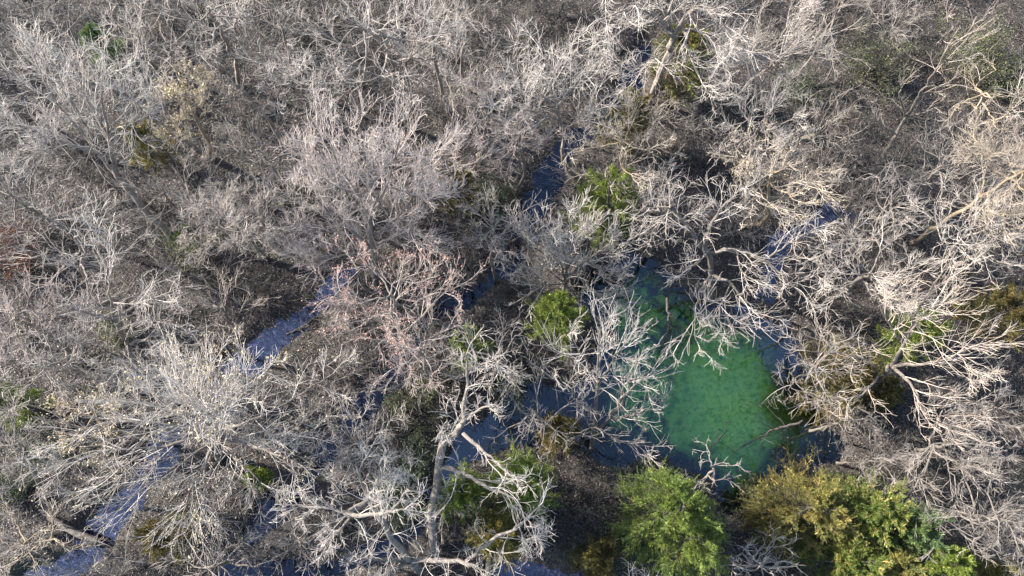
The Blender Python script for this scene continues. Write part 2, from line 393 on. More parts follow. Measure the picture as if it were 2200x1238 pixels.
def branch_out(rng, tw, P, r, L, sty, dens=1.0, tip=0.010, levels=3, first=8):
    """grow the finer branches out of the polylines P (n,k,3)"""
    s = STY[sty]; tips = []
    cnt = [max(3, round(first*dens*.85)), max(2, round(5.6*dens)), max(2, round(4.0*dens))]
    for lv in range(levels):
        k = (7, 6, 4)[lv]
        p, d, ll, rr = sprout(rng, P, r, L, cnt[lv], t0=(0.18, 0.12, 0.1)[lv], a0=(22, 18, 16)[lv], a1=(52, 46, 44)[lv], ratio=(0.62, 0.62, 0.72)[lv], up=0.25)
        ll = np.clip(ll, 0.25, None)
        Q = grow(rng, p, d, ll, k, s['wob'], s['up'], s['curl'])
        r0 = np.minimum(rr*0.7, (0.0145, 0.0085, 0.0060)[lv]*np.clip(ll/1.2, 0.7, 1.6)); r0 = np.maximum(r0, tip*1.25)
        rq = taper(len(Q), k+1, r0, tip*0.75)
        tw.tubes(Q, rq, 4 if lv == 0 else 3)
        P, r, L = Q, rq, ll
    return P
def leaves_on(rng, P, cnt, size, mat, name, root, base, frac=1.0):
    n, k, _ = P.shape
    sel = rng.random(n) < frac; P = P[sel]
    idx = np.repeat(np.arange(len(P)), cnt); t = rng.integers(1, k, len(idx))
    C = P[idx, t] + rng.normal(size=(len(idx), 3))*0.03
    g = Geo(); g.quads(C, rng.normal(size=C.shape) + np.array([0, 0, .5]), size*rng.uniform(.6, 1.3, len(C)), size*0.6, rng)
    g.build(name, mat, root, base, False)

def bare_tree(seed, label, crown, r_px, H, sty='curly', base=None, dens=1.0, nl=8, group=None, paths=None, tip=0.0058,
              trunk_r=None, leaves=None, name='bare_tree', spread=1.0, fork=0.45, flat=0.60, levels=3):
    rng = np.random.default_rng(seed); s = STY[sty]
    zc = H*0.74; dens = dens*(.68 if seed in (44,45,46,47,48,50,51,52,53,54,55,56,57,18,21) else .86)
    C = at(crown[0], crown[1], zc); Rr = r_px/ppm(C)
    B = at(base[0], base[1], 0) if base else C + np.append(rng.uniform(-.12, .12, 2)*H*0.6, 0)
    B = np.array([B[0], B[1], gz(B[0], B[1]) - 0.08])
    root = empty(name, B); tag(root, label, 'tree', group)
    tr_ = trunk_r or 0.010*H + 0.01
    Rv = min(Rr*flat, H*0.42)
    tw = Geo()
    # trunk with a leader
    mid = B*0.5 + C*0.5 + np.append(rng.normal(size=2)*0.05*H*0.5, 0); mid[2] = H*0.33
    top = C + np.append(rng.normal(size=2)*Rr*0.12, Rv*0.75)
    TP = spline([B, mid, C, top], 18)
    jit = rng.normal(size=TP.shape)*0.018*H*0.35; jit[0] = 0; jit[:, 2] *= .3; TP += jit
    trad = tr_*(1-np.linspace(0, 1, 18))**0.8 + 0.012; trad[0] *= 1.35
    tg = Geo(); tg.bole(TP, trad, rng, 12, 34); tg.build('trunk', M[s['bm']], root, B)
    lim = []
    az0 = rng.uniform(0, 6.28)
    for i in range(nl):
        t = fork + (0.93-fork)*((i+rng.uniform(0, .8))/nl)
        f = t*17; a = int(f); S = TP[a]*(1-(f-a)) + TP[min(a+1, 17)]*(f-a)
        az = az0 + i*2.399 + rng.uniform(-.3, .3); el = rng.uniform(-0.30, 0.45) + 0.45*(i/nl)
        q = rng.uniform(.82, 1.08)*spread
        E = C + np.array([math.cos(az)*math.cos(el)*Rr*q, math.sin(az)*math.cos(el)*Rr*q, math.sin(el)*Rv])
        c1 = S + (E-S)*0.35 + np.array([0, 0, -0.02*Rr]) + rng.normal(size=3)*Rr*(0.05+.25*s['curl'])
        c2 = S + (E-S)*0.70 + np.array([0, 0, 0.05*Rr]) + rng.normal(size=3)*Rr*(0.06+.25*s['curl'])
        Q = spline([S, c1, c2, E], 11); Q[1:] += rng.normal(size=(10, 3))*Rr*0.014
        ln = np.linalg.norm(E-S)
        r0 = min(trad[a]*0.6, 0.010*ln+0.010); rq = r0*(1-np.linspace(0, 1, 11))**0.9+0.011
        lim.append((Q, rq, ln))
        lg = Geo(); lg.tubes(Q[None], rq[None], 6); lg.build('limb', M[s['bm']], root, B)
    P = np.array([x[0] for x in lim]); r = np.array([x[1] for x in lim]); L = np.array([x[2] for x in lim])
    # leader counts as a limb too
    T2 = spline(TP[9:], 11)
    P = np.concatenate([P, T2[None]]); r = np.concatenate([r, np.linspace(trad[9], .012, 11)[None]]); L = np.append(L, Rr)
    Q = branch_out(rng, tw, P, r, L, sty, dens, tip, levels)
    tn = rng.uniform(0, 1)*.75; tw.build('twigs', M[s['tm']], root, B).color = (1-.36*tn, 1-.38*tn, 1-.40*tn, 1)
    if leaves: leaves_on(rng, Q, leaves[2], leaves[1], M[leaves[0]], leaves[3], root, B, leaves[4])
    return root

def traced_tree(seed, label, sty, paths, dens=1.0, tip=0.0058, leaves=None, name='bare_tree', first=12, group=None, bare_trunk=True, ratio=1.0, bark_=None, levels=3):
    """main limbs given as real 3D polylines [(px,py,z,r)...]; first path is the trunk"""
    rng = np.random.default_rng(seed); s = STY[sty]
    b0 = paths[0][0]; B = at(b0[0], b0[1], 0); B = np.array([B[0], B[1], gz(B[0], B[1])-0.08])
    root = empty(name, B); tag(root, label, 'tree', group)
    tw = Geo(); Ps = []; rs = []; Ls = []
    for i, pth in enumerate(paths):
        c = np.array([at(x, y, z) for (x, y, z, _) in pth]); rr = np.array([q[3] for q in pth])
        if i == 0: c[0] = B
        k = 15
        Q = spline(c, k); rq = np.interp(np.linspace(0, 1, k), np.linspace(0, 1, len(rr)), rr)
        ln = np.sum(np.linalg.norm(np.diff(Q, axis=0), axis=1))
        Q[1:-1] += rng.normal(size=(k-2, 3))*min(0.03, ln*0.007)
        rq = rq*.60; g = Geo(); g.bole(Q, rq, rng, 20 if i == 0 else 12, 50 if i == 0 else 36)
        g.build('trunk' if i == 0 else 'limb', M[bark_ or s['bm']], root, B)
        if i == 0 and bare_trunk: continue
        Ps.append(Q); rs.append(rq); Ls.append(ln*ratio)
    Q = branch_out(rng, tw, np.array(Ps), np.array(rs), np.clip(np.array(Ls), 1.0, 3.6), sty, dens, tip, levels, first)
    tw.build('twigs', M[s['tm']], root, B)
    if leaves: leaves_on(rng, Q, leaves[2], leaves[1], M[leaves[0]], leaves[3], root, B, leaves[4])
    return root

#__TREES__
LY = ('leaf_yellow', 0.085, 3, 'leaves', 0.35)
BP = ('bud_pink', 0.06, 3, 'buds', 0.55)
traced_tree(101, 'tall pale tree leaning up to the left over the upper left thicket, long bare trunk', 'curly',
  [[(388,535,0,.27),(330,470,2.2,.23),(270,400,4.4,.20),(235,350,6,.17)],
   [(250,375,5.2,.15),(190,300,7.5,.10),(120,220,9.3,.06),(70,110,11.5,.02)],
   [(215,330,6.4,.13),(150,310,7.4,.08),(70,280,8.5,.05),(10,262,9.5,.02)],
   [(250,375,5.2,.14),(232,290,7.3,.10),(220,200,9.4,.06),(255,130,11.5,.02)],
   [(200,300,7.2,.10),(160,230,9,.07),(110,150,10.6,.04),(85,95,12,.02)],
   [(232,290,7.3,.10),(180,200,9,.05),(165,140,10.6,.02)],
   [(150,310,7.4,.07),(100,320,8,.04),(30,350,8.4,.02)],
   [(232,290,7.3,.08),(290,250,8.5,.05),(330,200,10,.02)]], dens=1.15, first=14)
traced_tree(102, 'large spreading pale tree at the top edge with a thick furrowed trunk', 'curly',
  [[(1398,222,0,.34),(1418,160,3,.30),(1440,105,5.8,.27),(1452,70,7.4,.22)],
   [(1448,80,7,.18),(1400,30,8.8,.12),(1340,20,9.8,.07),(1240,75,10.2,.025)],
   [(1448,80,7,.16),(1420,10,9.2,.10),(1350,-40,11,.06),(1290,-60,12,.025)],
   [(1452,70,7.4,.18),(1490,20,9.2,.13),(1540,40,10,.09),(1590,110,10,.03)],
   [(1470,60,7.8,.12),(1480,110,8,.09),(1505,170,7.8,.06),(1540,230,7.6,.02)],
   [(1490,20,9.2,.12),(1520,-30,11,.08),(1580,-60,12.6,.03)],
   [(1400,30,8.8,.08),(1330,70,9,.05),(1290,110,9,.02)],
   [(1430,110,6,.06),(1390,140,6.4,.04),(1340,190,6.2,.015)],
   [(1470,60,7.8,.09),(1520,80,8.6,.06),(1560,150,8.8,.02)]], dens=1.1, first=14)
traced_tree(103, 'slender pale tree leaning up to the right with reddish tips near the top right corner', 'red',
  [[(1896,342,0,.17),(1915,305,1.4,.15),(1945,255,3,.13),(1975,205,4.8,.10)],
   [(1975,205,4.8,.09),(2010,150,6.8,.07),(2050,90,8.6,.045),(2085,55,9.8,.015)],
   [(2010,150,6.8,.06),(2060,110,8.2,.04),(2125,72,9.4,.015)],
   [(1945,255,3,.08),(1935,200,4.8,.05),(1945,150,6.4,.02)],
   [(1925,290,2,.06),(1890,265,3,.045),(1862,225,4.2,.015)],
   [(1975,205,4.8,.06),(2030,180,6,.04),(2090,150,7.2,.015)],
   [(1945,255,3,.05),(2000,235,4.2,.03),(2030,210,5,.015)],
   [(2030,120,7.4,.05),(2035,60,8.8,.03),(2045,25,9.8,.012)]], dens=0.58, first=10, ratio=.6)
traced_tree(104, 'sparse warm lit tree with reddish limb tips forking low right of the pond', 'red',
  [[(1842,872,0,.20),(1870,840,2,.19),(1900,800,4.6,.18),(1915,785,5.4,.16)],
   [(1915,785,5.4,.13),(1940,740,6.8,.10),(1965,680,8.2,.07),(2000,620,9.8,.05),(2040,565,11,.015)],
   [(1915,785,5.4,.13),(1990,780,6.8,.09),(2060,760,8.2,.06),(2140,715,9.6,.015)],
   [(1940,740,6.8,.08),(1990,670,9,.05),(2050,640,10.2,.015)],
   [(1915,785,5.4,.12),(1960,830,6,.09),(1985,890,6.2,.06),(2040,920,7,.015)],
   [(1900,800,4.6,.10),(1830,765,5.6,.06),(1740,755,6.4,.02)],
   [(1900,800,4.6,.09),(1840,850,5,.06),(1760,860,5.4,.04),(1690,880,5.8,.015)],
   [(1940,740,6.8,.07),(1900,680,8.2,.05),(1880,620,9.4,.015)],
   [(2060,760,8.2,.05),(2090,800,8.6,.03),(2130,810,9,.015)]], dens=0.85, first=12)
traced_tree(105, 'broad pinkish white tree with a straight trunk, the fullest crown left of the creek', 'pink',
  [[(806,615,0,.25),(803,560,2,.22),(798,500,4.6,.19),(800,440,6.4,.15),(800,330,9.6,.04)],
   [(803,540,2.8,.12),(750,490,4.6,.09),(690,440,6.4,.05),(640,400,8,.02)],
   [(800,510,4.2,.12),(860,460,5.8,.09),(910,380,8,.05),(930,320,9.6,.02)],
   [(798,490,5,.12),(770,420,7,.09),(720,340,9.2,.05),(700,270,11,.02)],
   [(800,470,5.6,.11),(830,400,7.6,.08),(850,330,9.6,.05),(860,260,11.6,.02)],
   [(803,550,2.4,.10),(720,550,3.6,.06),(640,560,4.4,.02)],
   [(800,450,6.2,.10),(790,370,8.6,.06),(770,270,11.4,.02)],
   [(803,530,3.2,.10),(870,500,4.8,.07),(940,520,5.6,.02)],
   [(770,420,7,.08),(690,380,8.6,.05),(660,320,9.8,.02)],
   [(830,400,7.6,.07),(900,420,7.8,.05),(950,420,8.4,.02)],
   [(750,490,4.6,.07),(680,500,5.4,.05),(620,480,6.2,.02)]], dens=1.25, first=14, bare_trunk=False)
traced_tree(106, 'two stemmed pale tree standing in front of the left edge of the green pond', 'fan',
  [[(1272,968,0,.19),(1275,930,1.4,.17),(1282,860,4.2,.12),(1285,790,7,.07),(1290,700,10,.02)],
   [(1280,925,1.6,.13),(1325,880,3.4,.11),(1360,830,5.4,.07),(1410,800,6.8,.02)],
   [(1300,905,2.4,.09),(1360,890,3.8,.06),(1430,860,5,.02)],
   [(1278,900,2.6,.08),(1230,850,4.4,.05),(1190,790,6.4,.02)],
   [(1284,830,5.4,.08),(1320,770,7.6,.05),(1345,730,9,.02)],
   [(1284,830,5.4,.07),(1250,760,7.4,.05),(1215,720,8.6,.02)],
   [(1325,880,3.4,.08),(1345,820,5.4,.05),(1370,770,7.2,.02)],
   [(1280,920,1.8,.07),(1340,950,2.6,.04),(1400,960,3.2,.015)],
   [(1285,790,7,.05),(1300,740,8.6,.03),(1330,690,10.2,.012)]], dens=.85, first=12, bare_trunk=False)
traced_tree(107, 'big grey dead tree with a tall furrowed trunk and one long bent limb', 'curly',
  [[(932,1198,0,.36),(928,1110,1.8,.30),(938,1040,4,.27),(948,960,6.4,.24),(975,935,7.2,.20)],
   [(975,935,7.2,.20),(996,905,8,.16),(998,860,8.8,.11),(1004,800,10,.07),(1000,760,11,.03)],
   [(945,1003,5.2,.15),(1000,1020,6.2,.12),(1055,1050,7,.09),(1115,1075,7.4,.04)],
   [(995,932,7.6,.12),(1040,970,8.2,.09),(1090,1015,8.6,.06),(1125,1045,8.6,.02)],
   [(998,905,8,.10),(1030,880,8.8,.07),(1060,870,9.4,.02)],
   [(932,1110,2,.07),(960,1070,3.4,.05),(985,1030,4.6,.02)],
   [(938,1040,4,.07),(905,1060,4.8,.04),(890,1080,5.2,.02)],
   [(948,955,6.6,.14),(952,935,7.2,.08),(954,925,7.6,.01)],
   [(1004,800,10,.05),(1040,780,10.6,.03),(1070,790,11,.012)]], dens=0.85, first=9, ratio=0.8)
traced_tree(108, 'large pale forked tree on the bottom edge with a long limb reaching right', 'curly',
  [[(905,1225,0,.38),(890,1212,1.2,.36),(875,1202,2.4,.33)],
   [(880,1205,2.2,.22),(930,1202,3,.19),(1000,1212,3.8,.13),(1045,1226,4.2,.05)],
   [(1000,1208,3.6,.12),(1050,1165,4.8,.11),(1115,1130,5.8,.08),(1165,1080,7,.03)],
   [(878,1202,2.4,.24),(850,1165,4,.19),(820,1120,6,.16),(790,1070,7.8,.12),(765,1000,9.6,.05)],
   [(880,1205,2.2,.20),(820,1202,3.2,.13),(765,1195,4,.05)],
   [(868,1210,2.4,.16),(825,1240,3.4,.12),(790,1270,4.4,.05)],
   [(790,1070,7.8,.13),(810,1040,8.6,.10),(830,990,9.8,.04)],
   [(790,1075,7.8,.12),(745,1105,8.2,.14),(815,1103,9,.10),(870,1095,9.6,.03)],
   [(760,1105,8.2,.10),(690,1090,8.4,.06),(610,1085,8.8,.02)],
   [(1115,1130,5.8,.05),(1130,1160,6.2,.04),(1175,1140,6.6,.012)],
   [(760,1105,8.2,.08),(720,1150,8.4,.05),(700,1180,8.6,.015)],
   [(820,1120,6,.08),(870,1060,7,.05),(880,1020,7.6,.015)]], dens=0.95, first=11, ratio=0.85)
traced_tree(109, 'tree with a crooked brown trunk and pale limbs hanging over the pond', 'droop',
  [[(1530,640,0,.24),(1528,590,1.8,.21),(1522,545,3.4,.19),(1505,530,4.2,.16)],
   [(1522,545,3.4,.16),(1580,536,4.4,.13),(1640,560,4.8,.10),(1690,600,4.8,.05),(1730,640,4.8,.02)],
   [(1505,530,4.2,.14),(1480,490,5.6,.10),(1440,450,6.8,.06),(1380,450,7.4,.02)],
   [(1528,590,1.8,.13),(1570,610,3.2,.10),(1600,650,4,.06),(1650,690,4.2,.02)],
   [(1528,590,1.8,.11),(1500,640,3.2,.07),(1490,700,4,.03),(1500,750,4.2,.012)],
   [(1522,545,3.4,.10),(1495,565,4.2,.06),(1465,600,4.6,.02)],
   [(1510,535,4,.12),(1530,480,6,.10),(1555,440,7.2,.08),(1600,400,8.4,.03)],
   [(1640,560,4.8,.07),(1700,520,6.2,.05),(1760,490,7.2,.02)],
   [(1570,610,3.2,.07),(1545,670,3.8,.04),(1560,720,4,.015)],
   [(1580,536,4.4,.07),(1600,590,4.8,.05),(1650,610,5,.015)]], dens=.85, first=13)
traced_tree(110, 'wide low tree with a curving limb across the left edge thicket above the grey stream', 'curly',
  [[(300,840,0,.22),(290,790,2.2,.20),(275,740,4.4,.18),(245,688,6.4,.14)],
   [(250,690,6.2,.11),(205,678,7,.09),(150,662,7.6,.04)],
   [(245,688,6.4,.10),(300,650,7.6,.08),(365,632,8.2,.03)],
   [(275,740,4.4,.12),(320,730,5.6,.09),(360,750,6,.06),(400,780,6.2,.02)],
   [(245,688,6.4,.09),(235,620,8.2,.06),(245,550,10,.03),(245,490,11,.015)],
   [(275,740,4.4,.09),(260,790,5,.06),(240,820,5.2,.02)],
   [(320,730,5.6,.08),(345,790,5.8,.05),(370,830,5.8,.015)],
   [(285,700,6,.08),(330,690,7,.05),(380,700,7.6,.015)]], dens=0.9, first=12)
traced_tree(111, 'pale tree with two upright fans of branches beside the creek bend', 'fan',
  [[(1212,650,0,.16),(1213,610,1.4,.14),(1216,580,2.6,.12)],
   [(1214,600,1.8,.10),(1195,540,4,.07),(1170,470,6.4,.02)],
   [(1216,580,2.6,.10),(1220,520,5,.07),(1225,455,7.4,.02)],
   [(1214,600,1.8,.11),(1260,560,3.6,.08),(1310,530,5,.05),(1335,525,5.6,.02)],
   [(1216,580,2.6,.08),(1245,530,4.4,.05),(1262,490,5.6,.02)],
   [(1213,610,1.4,.07),(1160,560,3.2,.05),(1110,490,5.6,.02)],
   [(1260,560,3.6,.06),(1300,580,4.2,.04),(1340,590,4.8,.015)],
   [(1213,610,1.4,.06),(1270,620,2.4,.04),(1330,650,3,.015)],
   [(1213,610,1.4,.06),(1150,610,2.6,.04),(1110,570,3.6,.015)]], dens=1.1, first=12, tip=.009)
traced_tree(112, 'pale tree with a snaking bare trunk standing at the upper creek', 'curly',
  [[(1245,388,0,.18),(1212,350,1.6,.17),(1210,290,4,.14),(1195,235,6.2,.11)],
   [(1195,235,6.2,.10),(1150,190,7.8,.07),(1100,140,9.4,.02)],
   [(1195,235,6.2,.09),(1230,190,7.8,.06),(1260,150,9.2,.02)],
   [(1205,260,5.2,.08),(1140,240,6.4,.06),(1075,240,7.4,.02)],
   [(1200,240,6,.08),(1180,170,8.4,.06),(1165,105,10.6,.02)],
   [(1208,280,4.4,.07),(1260,250,5.8,.05),(1310,200,7.2,.015)],
   [(1150,190,7.8,.06),(1120,200,8.2,.04),(1060,190,8.8,.015)]], dens=1.1, first=13)
traced_tree(113, 'huge radiating tree with cream leaf tufts over the stream at lower left', 'straight',
  [[(470,985,0,.34),(466,960,3,.28),(462,930,6,.22),(455,890,9.6,.10),(452,860,12,.03)],
   [(462,930,6,.13),(380,915,7.4,.09),(250,905,8.6,.05),(130,940,9,.02)],
   [(464,940,5,.12),(390,950,6,.08),(280,990,6.8,.05),(180,1060,7,.02)],
   [(464,940,5,.12),(545,960,6,.09),(630,990,6.6,.05),(720,1030,7,.02)],
   [(462,930,6,.12),(550,900,7.4,.08),(640,850,8.6,.05),(720,800,9.4,.02)],
   [(460,915,7,.11),(520,850,8.8,.07),(580,780,10.2,.02)],
   [(464,945,4.6,.11),(430,1010,5.6,.08),(400,1080,6,.05),(390,1150,6,.02)],
   [(464,945,4.6,.11),(440,1020,5.4,.08),(440,1080,5.8,.05),(430,1130,6,.02)],
   [(460,915,7,.10),(400,850,8.8,.07),(350,800,10,.02)],
   [(458,905,8,.10),(440,830,10,.06),(440,780,11.4,.02)],
   [(463,935,5.6,.11),(340,960,6.6,.07),(230,970,7.6,.04),(120,1010,8,.015)],
   [(464,945,4.6,.09),(350,1020,5.6,.06),(270,1080,6,.02)],
   [(463,935,5.6,.10),(560,945,6.8,.06),(680,930,7.8,.02)],
   [(464,945,4.6,.10),(520,1000,5.4,.06),(590,1060,5.8,.02)],
   [(460,915,7,.09),(370,880,8.6,.06),(270,860,9.6,.02)],
   [(457,900,8,.08),(432,862,10.4,.05),(415,835,12,.02)],
   [(457,900,8,.08),(485,865,10.4,.05),(510,835,12,.02)],
   [(456,892,9,.07),(470,880,11,.05),(495,885,12,.02)],
   [(456,892,9,.07),(440,890,11,.05),(410,895,12,.02)]], dens=.92, first=14, leaves=('leaf_yellow', .09, 2, 'leaves', .16), bare_trunk=False)

T = bare_tree
T(1, 'tree with a sawn off golden stub at its top, near the top left edge', (462,40), 135, 12, 'curly', base=(512,190))
T(2, 'curly white crown tree hanging over a dark gap, second crown from the top left corner', (300,115), 115, 11, 'curly')
T(3, 'tree with cream seed clusters glowing in its upright crown right of the long leaning trunk', (405,225), 85, 10, 'warm', leaves=('leaf_yellow', .10, 4, 'leaves', .5), spread=.9, base=(440,340))
T(4, 'small star shaped crown between the cream tufted tree and the curly crowned one', (487,165), 75, 9, 'curly', nl=6, dens=.75)
T(5, 'small pale upright tree left of the fallen log at upper centre', (650,190), 95, 9, 'curly', base=(700,280))
T(6, 'tall tree with long twisting white limbs at the top edge, left of the leaning log', (820,95), 165, 13, 'curly', base=(845,270), nl=10, dens=1.1)
T(7, 'curly white tree touching the top edge just left of the leaning log', (925,50), 95, 11, 'curly', nl=7)
T(8, 'pale tree with a hooked limb at the top edge above the leaning log', (1000,40), 90, 10, 'curly', nl=6)
T(9, 'pinkish curly tree right below the leaning log', (1050,255), 100, 9, 'pink', base=(1030,345))
T(10, 'warm white tree with a glowing centre above the round lime cedar', (1335,315), 105, 9, 'warm', base=(1375,400), leaves=('leaf_yellow', .06, 2, 'leaves', .2), dens=1.1)
T(11, 'broad grey fan shaped tree right of the thick furrowed trunk', (1655,140), 125, 9, 'fan', base=(1560,235), dens=1.15)
T(12, 'upright pale tree above the pale tree with yellow buds', (1630,275), 110, 9.5, 'fan', base=(1590,395), dens=1.1)
T(13, 'bright pale tree with yellow buds above the blue puddles', (1655,385), 115, 9, 'warm', base=(1605,480), leaves=('leaf_yellow', .07, 2, 'leaves', .35), dens=1.1)
T(14, 'tan barked tree at the right edge below the top right corner', (2110,210), 115, 9, 'warm', base=(2080,345), dens=.7, nl=7)
T(15, 'brightest golden white crown at the right edge', (2165,385), 135, 10, 'warm', dens=1.35, nl=10)
T(16, 'pale tree with stretched limbs right of the two blue puddles', (1745,545), 100, 7, 'curly', base=(1715,630), dens=.6)
T(17, 'fan shaped grey tree with a slanting bare trunk right of the pond', (1860,590), 120, 9, 'straight', base=(1768,655), nl=10, dens=1.1)
T(18, 'rounded grey crown above the fan shaped grey tree', (1890,470), 100, 8, 'grey')
T(19, 'grey tangled crown right of the fan shaped grey tree', (2075,500), 125, 9, 'curly', base=(2050,640))
T(20, 'white tangled crown low on the right, above the yellow green cedars', (2025,960), 130, 8, 'grey', base=(1950,990), dens=1.1)
T(21, 'dim grey rounded crown at the lower right edge', (2110,1110), 125, 8, 'grey', dens=1.1)
T(22, 'pink budded tree below the broad pinkish white tree', (850,655), 150, 10, 'pink', base=(915,800), leaves=('bud_pink', .065, 3, 'buds', .7), nl=10)
T(23, 'low spreading pink budded tree right below the other pink budded one', (900,750), 115, 8, 'pink', leaves=('bud_pink', .05, 2, 'buds', .3))
T(24, 'dense white tangled crown left of the broad pinkish white tree', (490,480), 95, 9, 'curly', dens=1.35, base=(560,560))
T(25, 'tree with a tan streaked trunk between the white tangle and the pinkish tree', (570,470), 95, 9, 'grey', base=(555,555), nl=6)
T(26, 'yellowish grey curly tree at mid left above the curving limb', (175,545), 135, 10, 'curly', base=(250,650), dens=.9)
T(27, 'bright pinkish crown on the left edge', (45,690), 120, 10, 'pink', base=(150,780), dens=1.2)
T(28, 'leaning tree on the left edge below the bright pinkish crown, bare trunk towards the right', (120,780), 110, 8, 'curly', base=(270,835), dens=1.0)
T(29, 'small pinkish grey tree left of the widest part of the blue stream', (480,670), 85, 7, 'red', base=(520,765), dens=.8)
T(30, 'cream leaved tree left of the huge radiating tree', (215,905), 95, 8, 'warm', leaves=('leaf_yellow', .09, 3, 'leaves', .5), dens=.9)
T(31, 'curly white tree over the dark creek bend at bottom centre', (790,965), 95, 9, 'curly')
T(32, 'low pale tree over the dark creek pool left of the dead trunk', (725,850), 85, 6, 'grey', dens=.8)
T(33, 'grey sparse tree beside the dark blue arm of the pond', (1165,905), 115, 6, 'grey', dens=.75)
T(34, 'pale tree above the top of the grey dead tree', (1050,770), 85, 8, 'curly', dens=.85)
T(35, 'grey stemmed tree at the lower left edge', (45,960), 95, 8, 'grey', base=(100,1075))
T(36, 'brownish tree in the bottom left corner left of the stream', (60,1170), 105, 6, 'warm', dens=.9)
T(37, 'white wispy tree on the bottom edge between stream and creek', (470,1215), 110, 6, 'fan', dens=.9)
T(38, 'reddish brown twiggy tree over the creek near the bottom edge', (640,1165), 100, 5, 'red', dens=.9)
T(39, 'small white tree on the bottom edge between the green and golden cedars', (1635,1215), 80, 6, 'curly', dens=.7)
T(40, 'pale tree between the lime cedar and the crooked brown trunk', (1440,440), 85, 8, 'curly', dens=.9)
T(41, 'curly grey tree standing left of the creek bend', (1060,500), 85, 8, 'grey', base=(1070,600))
T(42, 'tan twiggy tree right of the broad pinkish white tree', (955,345), 100, 8, 'pink')
T(43, 'sparse tree with curved limbs at the right bank of the pond', (1745,790), 105, 7, 'grey', dens=.8, base=(1740,850))
T(44, 'grey brushy tree below the tree with cream seed clusters', (360,430), 115, 7, 'grey')
T(45, 'grey brushy tree against the left edge, halfway up', (50,440), 110, 7, 'grey')
T(46, 'dim grey tree on the left edge near the top', (15,180), 100, 8, 'dark')
T(47, 'pale arching tree at the top edge right of the sawn stub tree', (600,40), 110, 9, 'grey')
T(48, 'dim brushy tree right of the upright fan tree at upper centre', (560,330), 110, 6, 'grey')
T(49, 'arching grey tree on the top edge right of the thick trunk tree', (1790,40), 130, 7, 'grey', dens=.8)
T(50, 'dim lilac grey tree in the top right corner', (2120,30), 120, 5, 'dark')
T(51, 'grey tree below the golden white crown on the right edge', (2150,520), 100, 8, 'grey')
T(52, 'brushy grey tree in the bottom right corner', (2180,1200), 100, 6, 'grey')
T(53, 'grey tree in the top left corner', (70,40), 120, 7, 'grey')
T(54, 'pale low tree left of the fallen log at upper centre', (740,300), 80, 6, 'grey', dens=.8)
T(55, 'grey tree between the slender leaning tree and the golden white crown', (2010,370), 110, 6, 'grey')
T(56, 'grey tree with arched twigs right of the sparse warm lit tree', (2120,880), 100, 6, 'grey')
T(57, 'pale tree between the stream and the leaning left edge tree', (240,760), 75, 6, 'grey', dens=.8)
T(58, 'small pale tree right of the lime cedar by the upper creek', (1395,395), 40, 4, 'curly', dens=.6)
T(59, 'pinkish tree right of the fallen log, above the creek', (1110,300), 80, 7, 'pink')
T(60, 'small pale tree in front of the top of the big green cedar', (1530,1010), 60, 6, 'curly', dens=.45, nl=5)

T(61, 'low grey brushy tree on the bare bank right of the golden cedars', (1880,985), 80, 4, 'grey')
T(62, 'thin grey tree on the right bank of the pond below the sparse limbs', (1815,905), 60, 4.5, 'grey', dens=.7)

